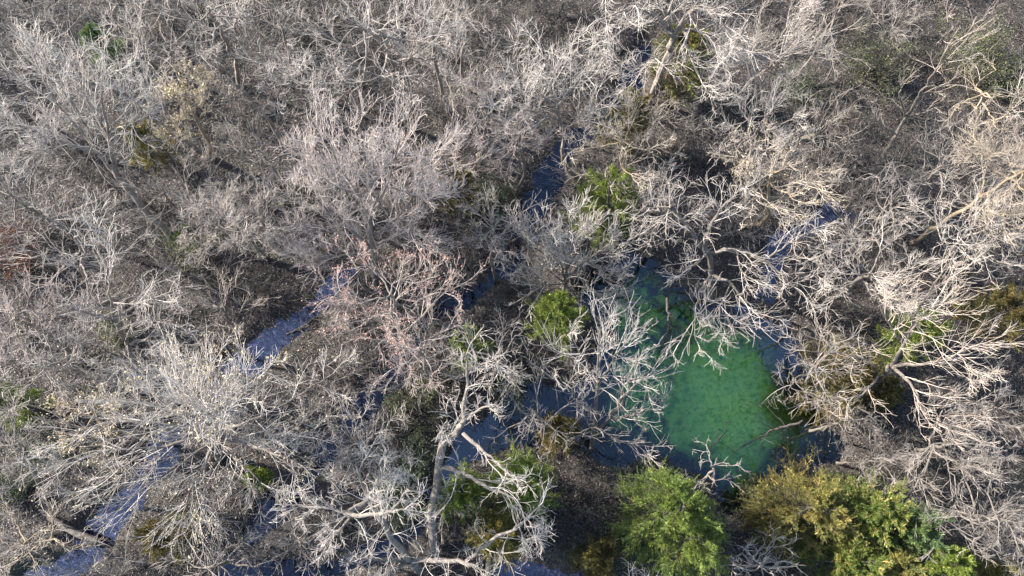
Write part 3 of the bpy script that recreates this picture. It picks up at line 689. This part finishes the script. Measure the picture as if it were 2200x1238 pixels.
#__CEDARS__
for k_, c_ in (('cedar_lime', (.40, .46, .11)), ('cedar_green', (.30, .40, .08)), ('cedar_gold', (.50, .42, .13)), ('cedar_mixed', (.46, .42, .14)),
               ('cedar_olive', (.30, .25, .08)), ('cedar_blue', (.30, .42, .17))):
    M[k_+'_tip'] = leaf_mat(k_+'_tip', [tuple(.6*v for v in c_), c_, tuple(min(.7, 1.25*v) for v in c_)], None, 0.3)
def cedar(seed, label, c, r_px, H, mat, tipm=None, dens=1.0, name='cedar_tree', cat='tree', cone=0.75):
    rng = np.random.default_rng(seed)
    zc = H*0.6; C = at(c[0], c[1], zc); Rr = r_px/ppm(C)
    B = np.array([C[0], C[1], 0.0]); B[2] = gz(B[0], B[1]) - .05
    root = empty(name, B); tag(root, label, cat)
    tg = Geo(); TP = spline([B, B + [rng.normal()*.1, rng.normal()*.1, H*.5], B + [0, 0, H*.96]], 12)
    tg.tubes(TP[None], np.linspace(0.03*H**.8, .015, 12)[None], 8); tg.build('trunk', M['bark_dark'], root, B)
    nb = int(60*dens*max(0.5, Rr))
    t = rng.uniform(0.06, 0.97, nb)**0.85; z = t*H*.96
    az = rng.uniform(0, 6.28, nb)
    prof = np.where(t < .3, 0.75+0.25*t/.3, (1-((t-.3)/.7)**1.5*cone))*Rr*rng.uniform(.72, 1.12, nb)
    prof = prof*(1+0.16*np.sin(az*3+seed)+0.10*np.sin(az*5+seed*2))
    P0 = np.stack([np.interp(z, TP[:, 2], TP[:, 0]), np.interp(z, TP[:, 2], TP[:, 1]), z+B[2]], 1)
    rise = rng.uniform(.15, .6, nb) + 1.1*np.clip(t-.6, 0, 1)
    D = norm(np.stack([np.cos(az), np.sin(az), rise], 1))
    Q = grow(rng, P0, D, prof*np.hypot(1, rise)*0.98, 7, .07, .0, .06)
    bg_ = Geo(); bg_.tubes(Q, taper(nb, 8, .022, .006), 3)
    L = prof
    p, d, ll, _ = sprout(rng, Q, taper(nb, 8, .02, .006), L, 15, t0=.15, a0=30, a1=48, ratio=.50, up=.1)
    ll = np.clip(ll, .18, .75)
    S = grow(rng, p, d, ll, 3, .12, .06, .08); bg_.tubes(S, taper(len(S), 4, .008, .004), 3)
    bg_.build('branches', M['bark_dark'], root, B)
    # feathery sprays: short narrow scale-leaf blades along each side branch and main tips
    p2, d2, l2, _ = sprout(rng, S, taper(len(S), 4, .01, .01), np.full(len(S), .16), 17, t0=.05, a0=15, a1=38, ratio=.8, up=.2)
    p3, d3, l3, _ = sprout(rng, Q[:, 4:], taper(nb, 4, .01, .01), np.full(nb, .30), 18, t0=.15, a0=8, a1=42, ratio=.8, up=.2)
    sg = Geo(); sg.quads(p3, d3, l3, l3*.10+.010, rng)
    k = np.repeat(np.arange(len(p3)), 3); sg.quads(p3[k] + d3[k]*(l3[k]*rng.uniform(.2, .8, len(k)))[:, None], d3[k] + rng.normal(size=(len(k), 3))*.45, l3[k]*.5, l3[k]*.09+.009, rng)
    sg.build('shoots', M[(tipm or mat)+'_tip'], root, B, False)
    C_, D_, l_ = p2, d2, l2
    fg = Geo(); fg.quads(C_, D_, l_, l_*.09+.006, rng)
    # finer blades forking off each
    k = np.repeat(np.arange(len(C_)), 2); Cf = C_[k] + D_[k]*(l_[k]*rng.uniform(.25, .7, len(k)))[:, None]
    fg.quads(Cf, D_[k] + rng.normal(size=(len(k), 3))*.5, l_[k]*.55, l_[k]*.08+.007, rng)
    fg.build('foliage', M[mat], root, B, False)
    return root
cedar(201, 'round lime green cedar beside the upper creek, above the pond', (1296,438), 74, 6.8, 'cedar_lime')
cedar(202, 'small yellow green cedar at the left edge of the pond', (1190,678), 62, 6, 'cedar_lime')
cedar(203, 'tall bright green cedar at the bottom shore of the pond', (1435,1095), 112, 8, 'cedar_green')
cedar(204, 'bright green cedar at the bottom edge, just below the tall shore one', (1470,1160), 105, 7, 'cedar_green')
cedar(205, 'golden brown cedar right of the black gap at the bottom shore', (1735,1100), 105, 6, 'cedar_mixed', 'cedar_gold')
cedar(206, 'green and yellow cedar just right of the golden brown one', (1855,1105), 95, 6.5, 'cedar_green', 'cedar_mixed')
cedar(207, 'bluish green cedar at the lower right end of the cedar row', (1935,1135), 85, 6.5, 'cedar_blue')
cedar(208, 'yellow green cedar touching the bottom edge at the right end of the cedar row', (1990,1205), 80, 6, 'cedar_lime')
cedar(209, 'yellow green cedar on the bottom edge below the golden brown one', (1815,1205), 95, 5, 'cedar_green', 'cedar_gold')
cedar(210, 'green cedar behind the long bent limb of the dead tree', (1120,1045), 90, 6, 'cedar_green')
cedar(211, 'dark green cedar right beside the dead trunk', (1000,1065), 62, 5, 'cedar_green')
cedar(212, 'small golden cedar under the bent limb of the dead tree', (1075,1145), 62, 4.5, 'cedar_gold')
cedar(213, 'olive cedar above the warm white tree by the upper creek', (1350,255), 58, 5, 'cedar_olive')
cedar(214, 'green cedar right of the thick furrowed trunk at the top', (1462,130), 70, 5, 'cedar_olive', 'cedar_green')
cedar(215, 'olive cedar under the low limb of the sparse warm lit tree', (1815,800), 85, 5.5, 'cedar_olive')
cedar(216, 'small yellow green cedar under the fork of the sparse warm lit tree', (1965,725), 58, 5, 'cedar_lime')
cedar(217, 'dark olive cedar on the right edge', (2165,665), 70, 5, 'cedar_olive')
cedar(218, 'golden brown cedar under the leaning tree at upper left', (315,310), 46, 4.5, 'cedar_gold')
cedar(219, 'golden brown cedar on the bank between stream and creek at the bottom', (355,1150), 50, 4.5, 'cedar_olive')
cedar(220, 'olive cedar under the two stemmed tree by the pond arm', (1200,925), 48, 4, 'cedar_olive')
cedar(221, 'small green cedar above the dead tree, right of the pink buds', (1000,735), 44, 4.5, 'cedar_green')
cedar(222, 'dark green cedar cut by the left edge', (10,865), 48, 5, 'cedar_green')
cedar(223, 'olive brown cedar right of the broad pinkish white tree', (985,395), 48, 4.5, 'cedar_olive')
cedar(224, 'olive cedar at the bottom edge left of the big green cedars', (1290,1200), 55, 3.5, 'cedar_olive')
cedar(225, 'golden brown cedar in the bottom edge right corner', (2115,1240), 60, 4, 'cedar_gold')
cedar(226, 'tiny yellow green cedar right below the huge radiating tree', (548,1028), 24, 2.5, 'cedar_lime')
cedar(227, 'small mixed green cedar below the olive one, right of the pond', (1885,845), 45, 4, 'cedar_olive')
cedar(228, 'low dark olive cedar between the black gap and the golden brown cedar', (1670,1130), 65, 4, 'cedar_olive')
cedar(229, 'small dim green cedar under the curly tree at top left', (225,105), 45, 3.5, 'cedar_blue')
cedar(230, 'green yellow cedar behind the cedars in the row at the bottom edge', (1905,1215), 75, 5, 'cedar_mixed')

#__LOGS__
def log(seed, label, pts, mat='bark_pale', stubs=5):
    rng = np.random.default_rng(seed)
    c = np.array([at(x, y, z) for x, y, z, r in pts]); rr = [q[3] for q in pts]
    for i in range(len(c)):
        c[i, 2] = max(c[i, 2], gz(c[i, 0], c[i, 1]) + rr[i]*.6)
    B = c[0].copy(); root = empty('fallen_log', B); tag(root, label, 'log', 'logs lying in the woods')
    Q = spline(c, 14); rq = np.interp(np.linspace(0, 1, 14), np.linspace(0, 1, len(rr)), rr)
    Q += rng.normal(size=Q.shape)*.02
    Pq = np.vstack([Q[:1]-1e-3*norm(Q[1:2]-Q[:1]), Q, Q[-1:]+1e-3*norm(Q[-1:]-Q[-2:-1])]); rq2 = np.concatenate([[.002], rq, [.002]])
    g = Geo(); g.tubes(Pq[None], rq2[None], 10); g.build('stem', M[mat], root, B)
    p, d, ll, r_ = sprout(rng, Q[None], rq[None], np.array([2.0]), stubs, a0=40, a1=75, ratio=.7, up=.6)
    S = grow(rng, p, d, ll, 5, .15, .0, .1)
    g = Geo(); g.tubes(S, taper(len(S), 6, np.minimum(r_*.35, .04), .01), 4); g.build('branches', M[mat], root, B)
log(301, 'long pale grey log leaning down to the right in the upper middle', [(885,115,1.6,.16),(950,155,.9,.20),(1000,180,.5,.20),(1060,215,.2,.14)])
log(302, 'pale log lying across the left bank of the stream near the bottom', [(105,1110,.3,.12),(150,1140,.3,.14),(212,1165,.1,.16)], 'bark')
log(303, 'dark leaning log running in from the left edge at upper left', [(-20,225,1.2,.13),(50,260,.6,.12),(110,300,.2,.10)], 'bark_dark')
log(304, 'dark fallen trunk slanting under the star shaped crown at upper left', [(500,180,1.4,.12),(540,215,.8,.12),(570,255,.2,.12)], 'bark_dark')
log(305, 'bluish grey fallen trunk left of the long leaning trunk', [(110,470,.5,.08),(190,440,.7,.09),(245,408,1.0,.10)], 'bark')
log(306, 'thin dark log under the arching tree at upper left', [(345,70,.8,.09),(380,110,.4,.10),(410,150,.1,.10)], 'bark_dark')
log(307, 'thin dark branch lying in the blue stream water', [(615,718,-.25,.04),(645,705,-.2,.05),(680,680,-.2,.04)], 'bark_dark', 7)
log(308, 'stubby brown log on the ground right of the dead trunk', [(948,1118,.3,.12),(965,1106,.3,.11)], 'bark', 1)
log(309, 'short tan leaning log on the bottom edge left of the blue pool', [(1052,1200,1.0,.10),(1045,1250,.2,.14)], 'bark_tan', 1)
log(310, 'dark drowned branch reaching into the top of the pond', [(1275,585,.0,.07),(1310,600,-.2,.06),(1345,620,-.28,.03)], 'bark_dark', 9)
log(311, 'short pale log on the floor between creek and stream at the bottom', [(478,1190,.2,.07),(500,1170,.3,.07)], 'bark', 2)

log(312, 'dark sunken branch under the hanging limbs in the green pond', [(1432,640,-.30,.07),(1436,700,-.31,.06),(1428,770,-.33,.03)], 'bark_dark', 12)
log(313, 'dark forked branch half sunk at the right shore of the green pond', [(1725,905,-.15,.06),(1660,925,-.30,.05),(1585,965,-.33,.02)], 'bark_dark', 12)
log(314, 'thin dark branch floating in the lower middle of the green pond', [(1500,985,-.29,.03),(1545,945,-.29,.025),(1570,900,-.31,.012)], 'bark_dark', 7)

#__UNDERSTOREY__
LAND = [(60,60,'the top left corner'),(300,110,'the curly crown at top left'),(180,230,'the long leaning pale tree'),(405,220,'the cream tufted tree'),
 (470,40,'the sawn stub tree'),(650,190,'the small upright tree left of the log'),(820,90,'the tall twisting tree at the top'),(970,160,'the long pale log'),
 (1050,260,'the pinkish tree below the long log'),(1200,280,'the snaking trunk by the creek'),(1335,330,'the warm white tree above the lime cedar'),
 (1440,60,'the thick furrowed trunk'),(1650,150,'the grey fan tree at the top'),(1800,50,'the arching tree at the top right'),(2120,40,'the top right corner'),
 (1980,220,'the slender red tipped tree'),(2110,220,'the tan barked tree'),(2165,390,'the golden white crown'),(1655,380,'the yellow budded tree'),
 (1890,470,'the rounded grey crown'),(1690,510,'the bright blue puddle'),(1550,560,'the crooked brown trunk'),(1860,600,'the slanting trunk right of the pond'),
 (2080,510,'the tangled crown at mid right'),(2165,660,'the dark olive cedar'),(1930,780,'the sparse warm lit tree'),(1740,840,'the right bank of the pond'),
 (2030,960,'the white tangle at lower right'),(2110,1110,'the dim rounded crown at lower right'),(2150,1220,'the bottom right corner'),
 (1900,1140,'the row of golden and green cedars'),(1450,1110,'the big green shore cedars'),(1270,1190,'the olive cedar at the bottom edge'),
 (1280,960,'the two stemmed pond tree'),(1100,1080,'the bent dead limb'),(930,1080,'the furrowed dead trunk'),(1060,790,'the top of the dead tree'),
 (1190,680,'the small yellow green cedar'),(1200,560,'the creek bend'),(1290,440,'the round lime cedar'),(1000,400,'the olive brown cedar'),
 (800,470,'the broad pinkish white tree'),(860,680,'the pink budded tree'),(500,490,'the white tangled crown'),(560,340,'the thicket at upper centre left'),
 (650,690,'the upper end of the blue stream'),(540,760,'the widest part of the blue stream'),(360,440,'the grey brush below the cream tufts'),
 (60,440,'the left edge brush'),(180,560,'the yellowish curly tree'),(50,700,'the bright left edge crown'),(300,740,'the curving limb at left'),
 (120,900,'the cream leaved tree'),(460,900,'the huge radiating tree'),(300,1060,'the lower stream'),(60,1170,'the bottom left corner'),
 (355,1150,'the golden brown bank cedar'),(470,1210,'the wispy tree on the bottom edge'),(600,1110,'the lower creek'),(760,870,'the dark creek pool'),
 (790,1080,'the big forked tree'),(880,1210,'the forked trunk on the bottom edge'),(1350,560,'the top of the pond'),(1700,1110,'the black gap by the cedars')]
def where(x, y, rank=0):
    d = [(x-a)**2+(y-b)**2 for a, b, _ in LAND]; i = int(np.argsort(d)[rank]); a, b, t = LAND[i]
    dx, dy = x-a, y-b
    if dx*dx+dy*dy < 24**2: return 'right beside ' + t
    if abs(dx) > abs(dy)*2: r = 'right of' if dx > 0 else 'left of'
    elif abs(dy) > abs(dx)*2: r = 'below' if dy > 0 else 'above'
    else: r = ('below right of' if dx > 0 else 'below left of') if dy > 0 else ('above right of' if dx > 0 else 'above left of')
    return f'{r} {t}'
def copy_tree(o, parent=None):
    c = o.copy(); COL.objects.link(c); c.parent = parent
    for ch in o.children: copy_tree(ch, c)
    return c
used_lab = set()
def lay(o, kind, x, y, s, rot, group):
    px, py = to_px(np.array([x, y, 0.5]))
    o.location = (x, y, gz(x, y)-.03); o.rotation_euler = (0, 0, rot); o.scale = (s, s, s*1.0)
    for rank in range(5):
        lb = f'{kind} {where(px, py, rank)}'
        if lb not in used_lab and len(lb.split()) <= 16: break
    used_lab.add(lb); o['label'] = lb; o['group'] = group

def shrub_geo(seed, n, h, sp, sty, tip=.008):
    rng = np.random.default_rng(seed); s = STY[sty]
    az = rng.uniform(0, 6.28, n); inc = rng.uniform(.15, 1.0, n)*sp
    D = np.stack([np.cos(az)*inc, np.sin(az)*inc, np.ones(n)], 1)
    P = np.stack([np.cos(az)*.15, np.sin(az)*.15, np.zeros(n)], 1)*rng.uniform(.2, 1.5, (n, 1))
    L = h*rng.uniform(.6, 1.15, n)*np.hypot(1, inc)**.3
    Q = grow(rng, P, D, L, 7, .10, -.03, .12); r = taper(n, 8, .024, .008)
    g = Geo(); g.tubes(Q, r, 4)
    p, d, ll, rr = sprout(rng, Q, r, L, 6, t0=.2, ratio=.5, up=.2)
    Q2 = grow(rng, p, d, ll, 5, .16, .0, .22); r2 = taper(len(Q2), 6, .012, tip*.8); g.tubes(Q2, r2, 3)
    p, d, ll, rr = sprout(rng, Q2, r2, ll, 4, t0=.15, ratio=.6, up=.2)
    Q3 = grow(rng, p, d, np.clip(ll, .15, None), 3, .2, .0, .28); g.tubes(Q3, taper(len(Q3), 4, tip, tip*.7), 3)
    return g, Q3
protos = []
for i, (nn, h, sp, sty, kd) in enumerate([(14,2.2,1.1,'grey','grey arching shrub'),(18,1.6,1.4,'grey','low grey thicket shrub'),(11,2.8,.8,'curly','tall pale shrub'),
        (16,1.8,1.3,'dark','dark twiggy shrub'),(12,2.2,1.0,'warm','tan twiggy shrub'),(14,1.8,1.2,'pink','pinkish twiggy shrub'),(20,1.3,1.6,'dark','low dark bramble'),
        (16,2.4,1.0,'grey','bushy grey shrub')]):
    g_, _ = shrub_geo(400+i, nn, h, sp, sty)
    o = g_.build('bare_shrub', M[dict(grey='shrub_grey', curly='shrub_pale', warm='shrub_tan', pink='shrub_tan', dark='twig_dark')[sty]]); tag(o, kd, 'shrub'); protos.append([o, kd, False])
rng = np.random.default_rng(77)
def scatter(nwant, x0, x1, y0, y1, mind, clear, rng):
    pts = []
    for _ in range(nwant*40):
        if len(pts) >= nwant: break
        x, y = rng.uniform(x0, x1), rng.uniform(y0, y1)
        # stay inside the photographed strip (plus a margin)
        px, py = to_px(np.array([x, y, 0]))
        if not (-90 < px < 2290 and -70 < py < 1300): continue
        if any((x-a)**2+(y-b)**2 < mind*mind for a, b in pts): continue
        dp, ds = wsd(np.array([[x]]), np.array([[y]]))
        if min(dp[0, 0], ds[0, 0]) < clear: continue
        pts.append((x, y))
    return pts
for (x, y) in scatter(210, -32, 32, -4, 33, 1.65, 0.55, rng):
    i = rng.integers(len(protos)); pr = protos[i]
    if pr[2]: o = pr[0].copy(); COL.objects.link(o)
    else: o = pr[0]; pr[2] = True
    lay(o, pr[1], x, y, rng.uniform(.7, 1.15), rng.uniform(0, 6.28), 'leafless shrubs of the undergrowth')
# young trees
sap = []
for i, (h, sty, kd) in enumerate([(5,'grey','thin grey young tree'),(4.5,'curly','thin pale young tree'),(5.5,'straight','straight grey young tree'),(4.5,'pink','pinkish young tree'),(5,'dark','dark barked young tree')]):
    rg = np.random.default_rng(500+i); s = STY[sty]
    root = empty('young_tree', (0, 0, 0)); tag(root, kd, 'tree')
    TP = spline([(0, 0, -.05), (.1, .05, h*.35), (-.05, .1, h*.7), (.1, 0, h)], 12); tr = np.linspace(.065, .012, 12)
    g_ = Geo(); g_.tubes(TP[None], tr[None], 7); g_.build('trunk', M[s['bm']], root)
    g_ = Geo(); p, d, ll, rr = sprout(rg, TP[None], tr[None], np.array([h*.62]), 12, t0=.25, ratio=.7, a0=30, a1=60)
    Q = grow(rg, p, d, ll, 7, .12, .04, .1); rq = taper(len(Q), 8, np.minimum(rr*.6, .03), .01); g_.tubes(Q, rq, 4)
    branch_out(rg, g_, Q, rq, ll, sty, .8, .009, 2, 7); g_.build('branches', M[s['tm']], root)
    sap.append([root, kd, False])
for (x, y) in scatter(24, -31, 31, -3, 33, 2.6, 0.5, rng):
    i = rng.integers(len(sap)); pr = sap[i]
    if pr[2]: o = copy_tree(pr[0])
    else: o = pr[0]; pr[2] = True
    lay(o, pr[1], x, y, rng.uniform(.7, 1.2), rng.uniform(0, 6.28), 'young leafless trees of the undergrowth')

# leafy bushes
def leafy(seed, label, c, r_px, h, mat, dens=1.0):
    rg = np.random.default_rng(seed); C = at(c[0], c[1], h*.5); Rr = r_px/ppm(C)
    B = np.array([C[0], C[1], gz(C[0], C[1])-.03])
    root = empty('leafy_bush', B); tag(root, label, 'bush')
    g_, Q3 = shrub_geo(seed, int(16*max(1, Rr)), h, 1.0*Rr/h*1.6, 'dark', .007); g_.build('stems', M['twig_dark'], root)
    n, k, _ = Q3.shape; idx = np.repeat(np.arange(n), int(7*dens)); t = rg.integers(0, k, len(idx))
    Cc = Q3[idx, t] + rg.normal(size=(len(idx), 3))*.09
    f = Geo(); f.quads(Cc, rg.normal(size=Cc.shape)+[0, 0, .4], rg.uniform(.05, .11, len(Cc)), .045, rg, .5); f.build('leaves', M[mat], root, None, False)
leafy(601, 'yellow green bush at the foot of the long leaning trunk', (398,528), 42, 1.3, 'cedar_lime', .6)
leafy(602, 'dark green bush above the long bent dead limb, left of the dead trunk', (880,1010), 55, 1.8, 'ivy')
leafy(603, 'olive leafy bush right of the dark creek pool', (885,880), 62, 2.0, 'ivy_olive')
leafy(604, 'green bush left of the dead trunk near its foot', (855,1070), 42, 1.5, 'ivy')
leafy(605, 'hazy green bush near the top right corner', (2110,120), 95, 2.6, 'ivy_olive', 1.0)
leafy(606, 'green leafy bush under the arching tree at the top right', (1880,140), 75, 2.2, 'ivy_olive', .8)
leafy(607, 'dark green bush left of the creek bend', (1050,440), 38, 1.6, 'ivy')
leafy(608, 'dim green bush left of the pond arm, above the dead tree', (1100,810), 42, 1.4, 'ivy', .6)
leafy(609, 'green bush behind the grey fan tree at the top', (1715,190), 48, 1.5, 'ivy', .7)
leafy(610, 'small green bush at the left edge near the bottom', (20,1050), 40, 1.2, 'ivy', .6)
leafy(611, 'rust red leaved bush on the left edge', (20,525), 40, 2.2, 'leaf_red', .8)
leafy(612, 'rust red leaved sapling below the red bush on the left edge', (45,575), 26, 2.0, 'leaf_red', .7)
leafy(613, 'dark green bush under the cream leaved tree', (90,960), 45, 1.2, 'ivy', .6)
leafy(614, 'green bush at the right edge by the tan barked tree', (2190,180), 60, 1.8, 'ivy', .8)
leafy(615, 'olive bush below the curving limb at left', (250,730), 34, 1.2, 'ivy_olive', .6)
leafy(616, 'small green bush left of the broad pinkish white tree', (655,430), 34, 1.3, 'ivy_olive', .6)
leafy(617, 'grey green bush at the bottom shore left of the black gap', (1625,1075), 36, 1.0, 'ivy_olive', .6)
leafy(618, 'olive green bush left of the big green shore cedars', (1340,1150), 50, 1.6, 'ivy_olive', .8)
leafy(619, 'green leafy bush above the golden bank cedar', (395,1130), 26, 1.2, 'ivy', .7)

# ------------------------------------------------------------------ ground cover (uncountable)
rng = np.random.default_rng(9)
def field(n, margin=60):
    x = rng.uniform(-33, 33, n); y = rng.uniform(-5, 34, n)
    dep = y*st + CAM_H*ct; px = 1100+FPX*x/dep; py = 619-FPX*(y*ct-CAM_H*st)/dep
    k = (px > -margin) & (px < 2200+margin) & (py > -margin) & (py < 1238+margin)
    return x[k], y[k]
x, y = field(420000); z, dp, ds = ground_z(x[None], y[None]); z, dp, ds = z[0], dp[0], ds[0]
d = np.minimum(dp, ds)
k = (d > 0.05) | (rng.random(len(x)) < .012)
x, y, z, d = x[k], y[k], z[k], d[k]; z = np.where(d < .1, np.maximum(z, WZ+.004), z)
C_ = np.stack([x, y, z + rng.uniform(.005, .05, len(x))*(d > .1)], 1)
D_ = rng.normal(size=C_.shape); D_[:, 2] *= np.where(d < .1, .02, .45)
g_ = Geo(); s_ = rng.uniform(.05, .115, len(x)); g_.quads(C_, D_, s_, s_*.62, rng, 2.5)
o = g_.build('leaf_litter', M['litter'], smooth=False); tag(o, 'dry brown leaf litter covering the forest floor', 'leaf litter', kind='stuff')
x, y = field(95000); z, dp, ds = ground_z(x[None], y[None]); d = np.minimum(dp, ds)[0]; z = z[0]
dn = vnoise(x, y, .5, 8) + .6*vnoise(x, y, 1.3, 9)
k = (d > 0.15) & (rng.random(len(x)) < np.clip(.55+dn*1.0, .12, 1))
P = np.stack([x[k], y[k], z[k]], 1); nn = len(P)
D_ = rng.normal(size=(nn, 3)); D_[:, 2] = np.abs(D_[:, 2])*.7+.25
Q = grow(rng, P, D_, rng.uniform(.3, 1.3, nn), 4, .14, -.10, .16)
Q[..., 2] = np.maximum(Q[..., 2], P[:, None, 2]+.01)
g_ = Geo(); g_.tubes(Q, taper(nn, 5, .009, .006), 3)
o = g_.build('brushwood', M['brush']); tag(o, 'thin dry stalks and brambles tangled over the forest floor', 'brushwood', kind='stuff')
print('objects', len(bpy.data.objects), 'polys', sum(len(m.polygons) for m in bpy.data.meshes))
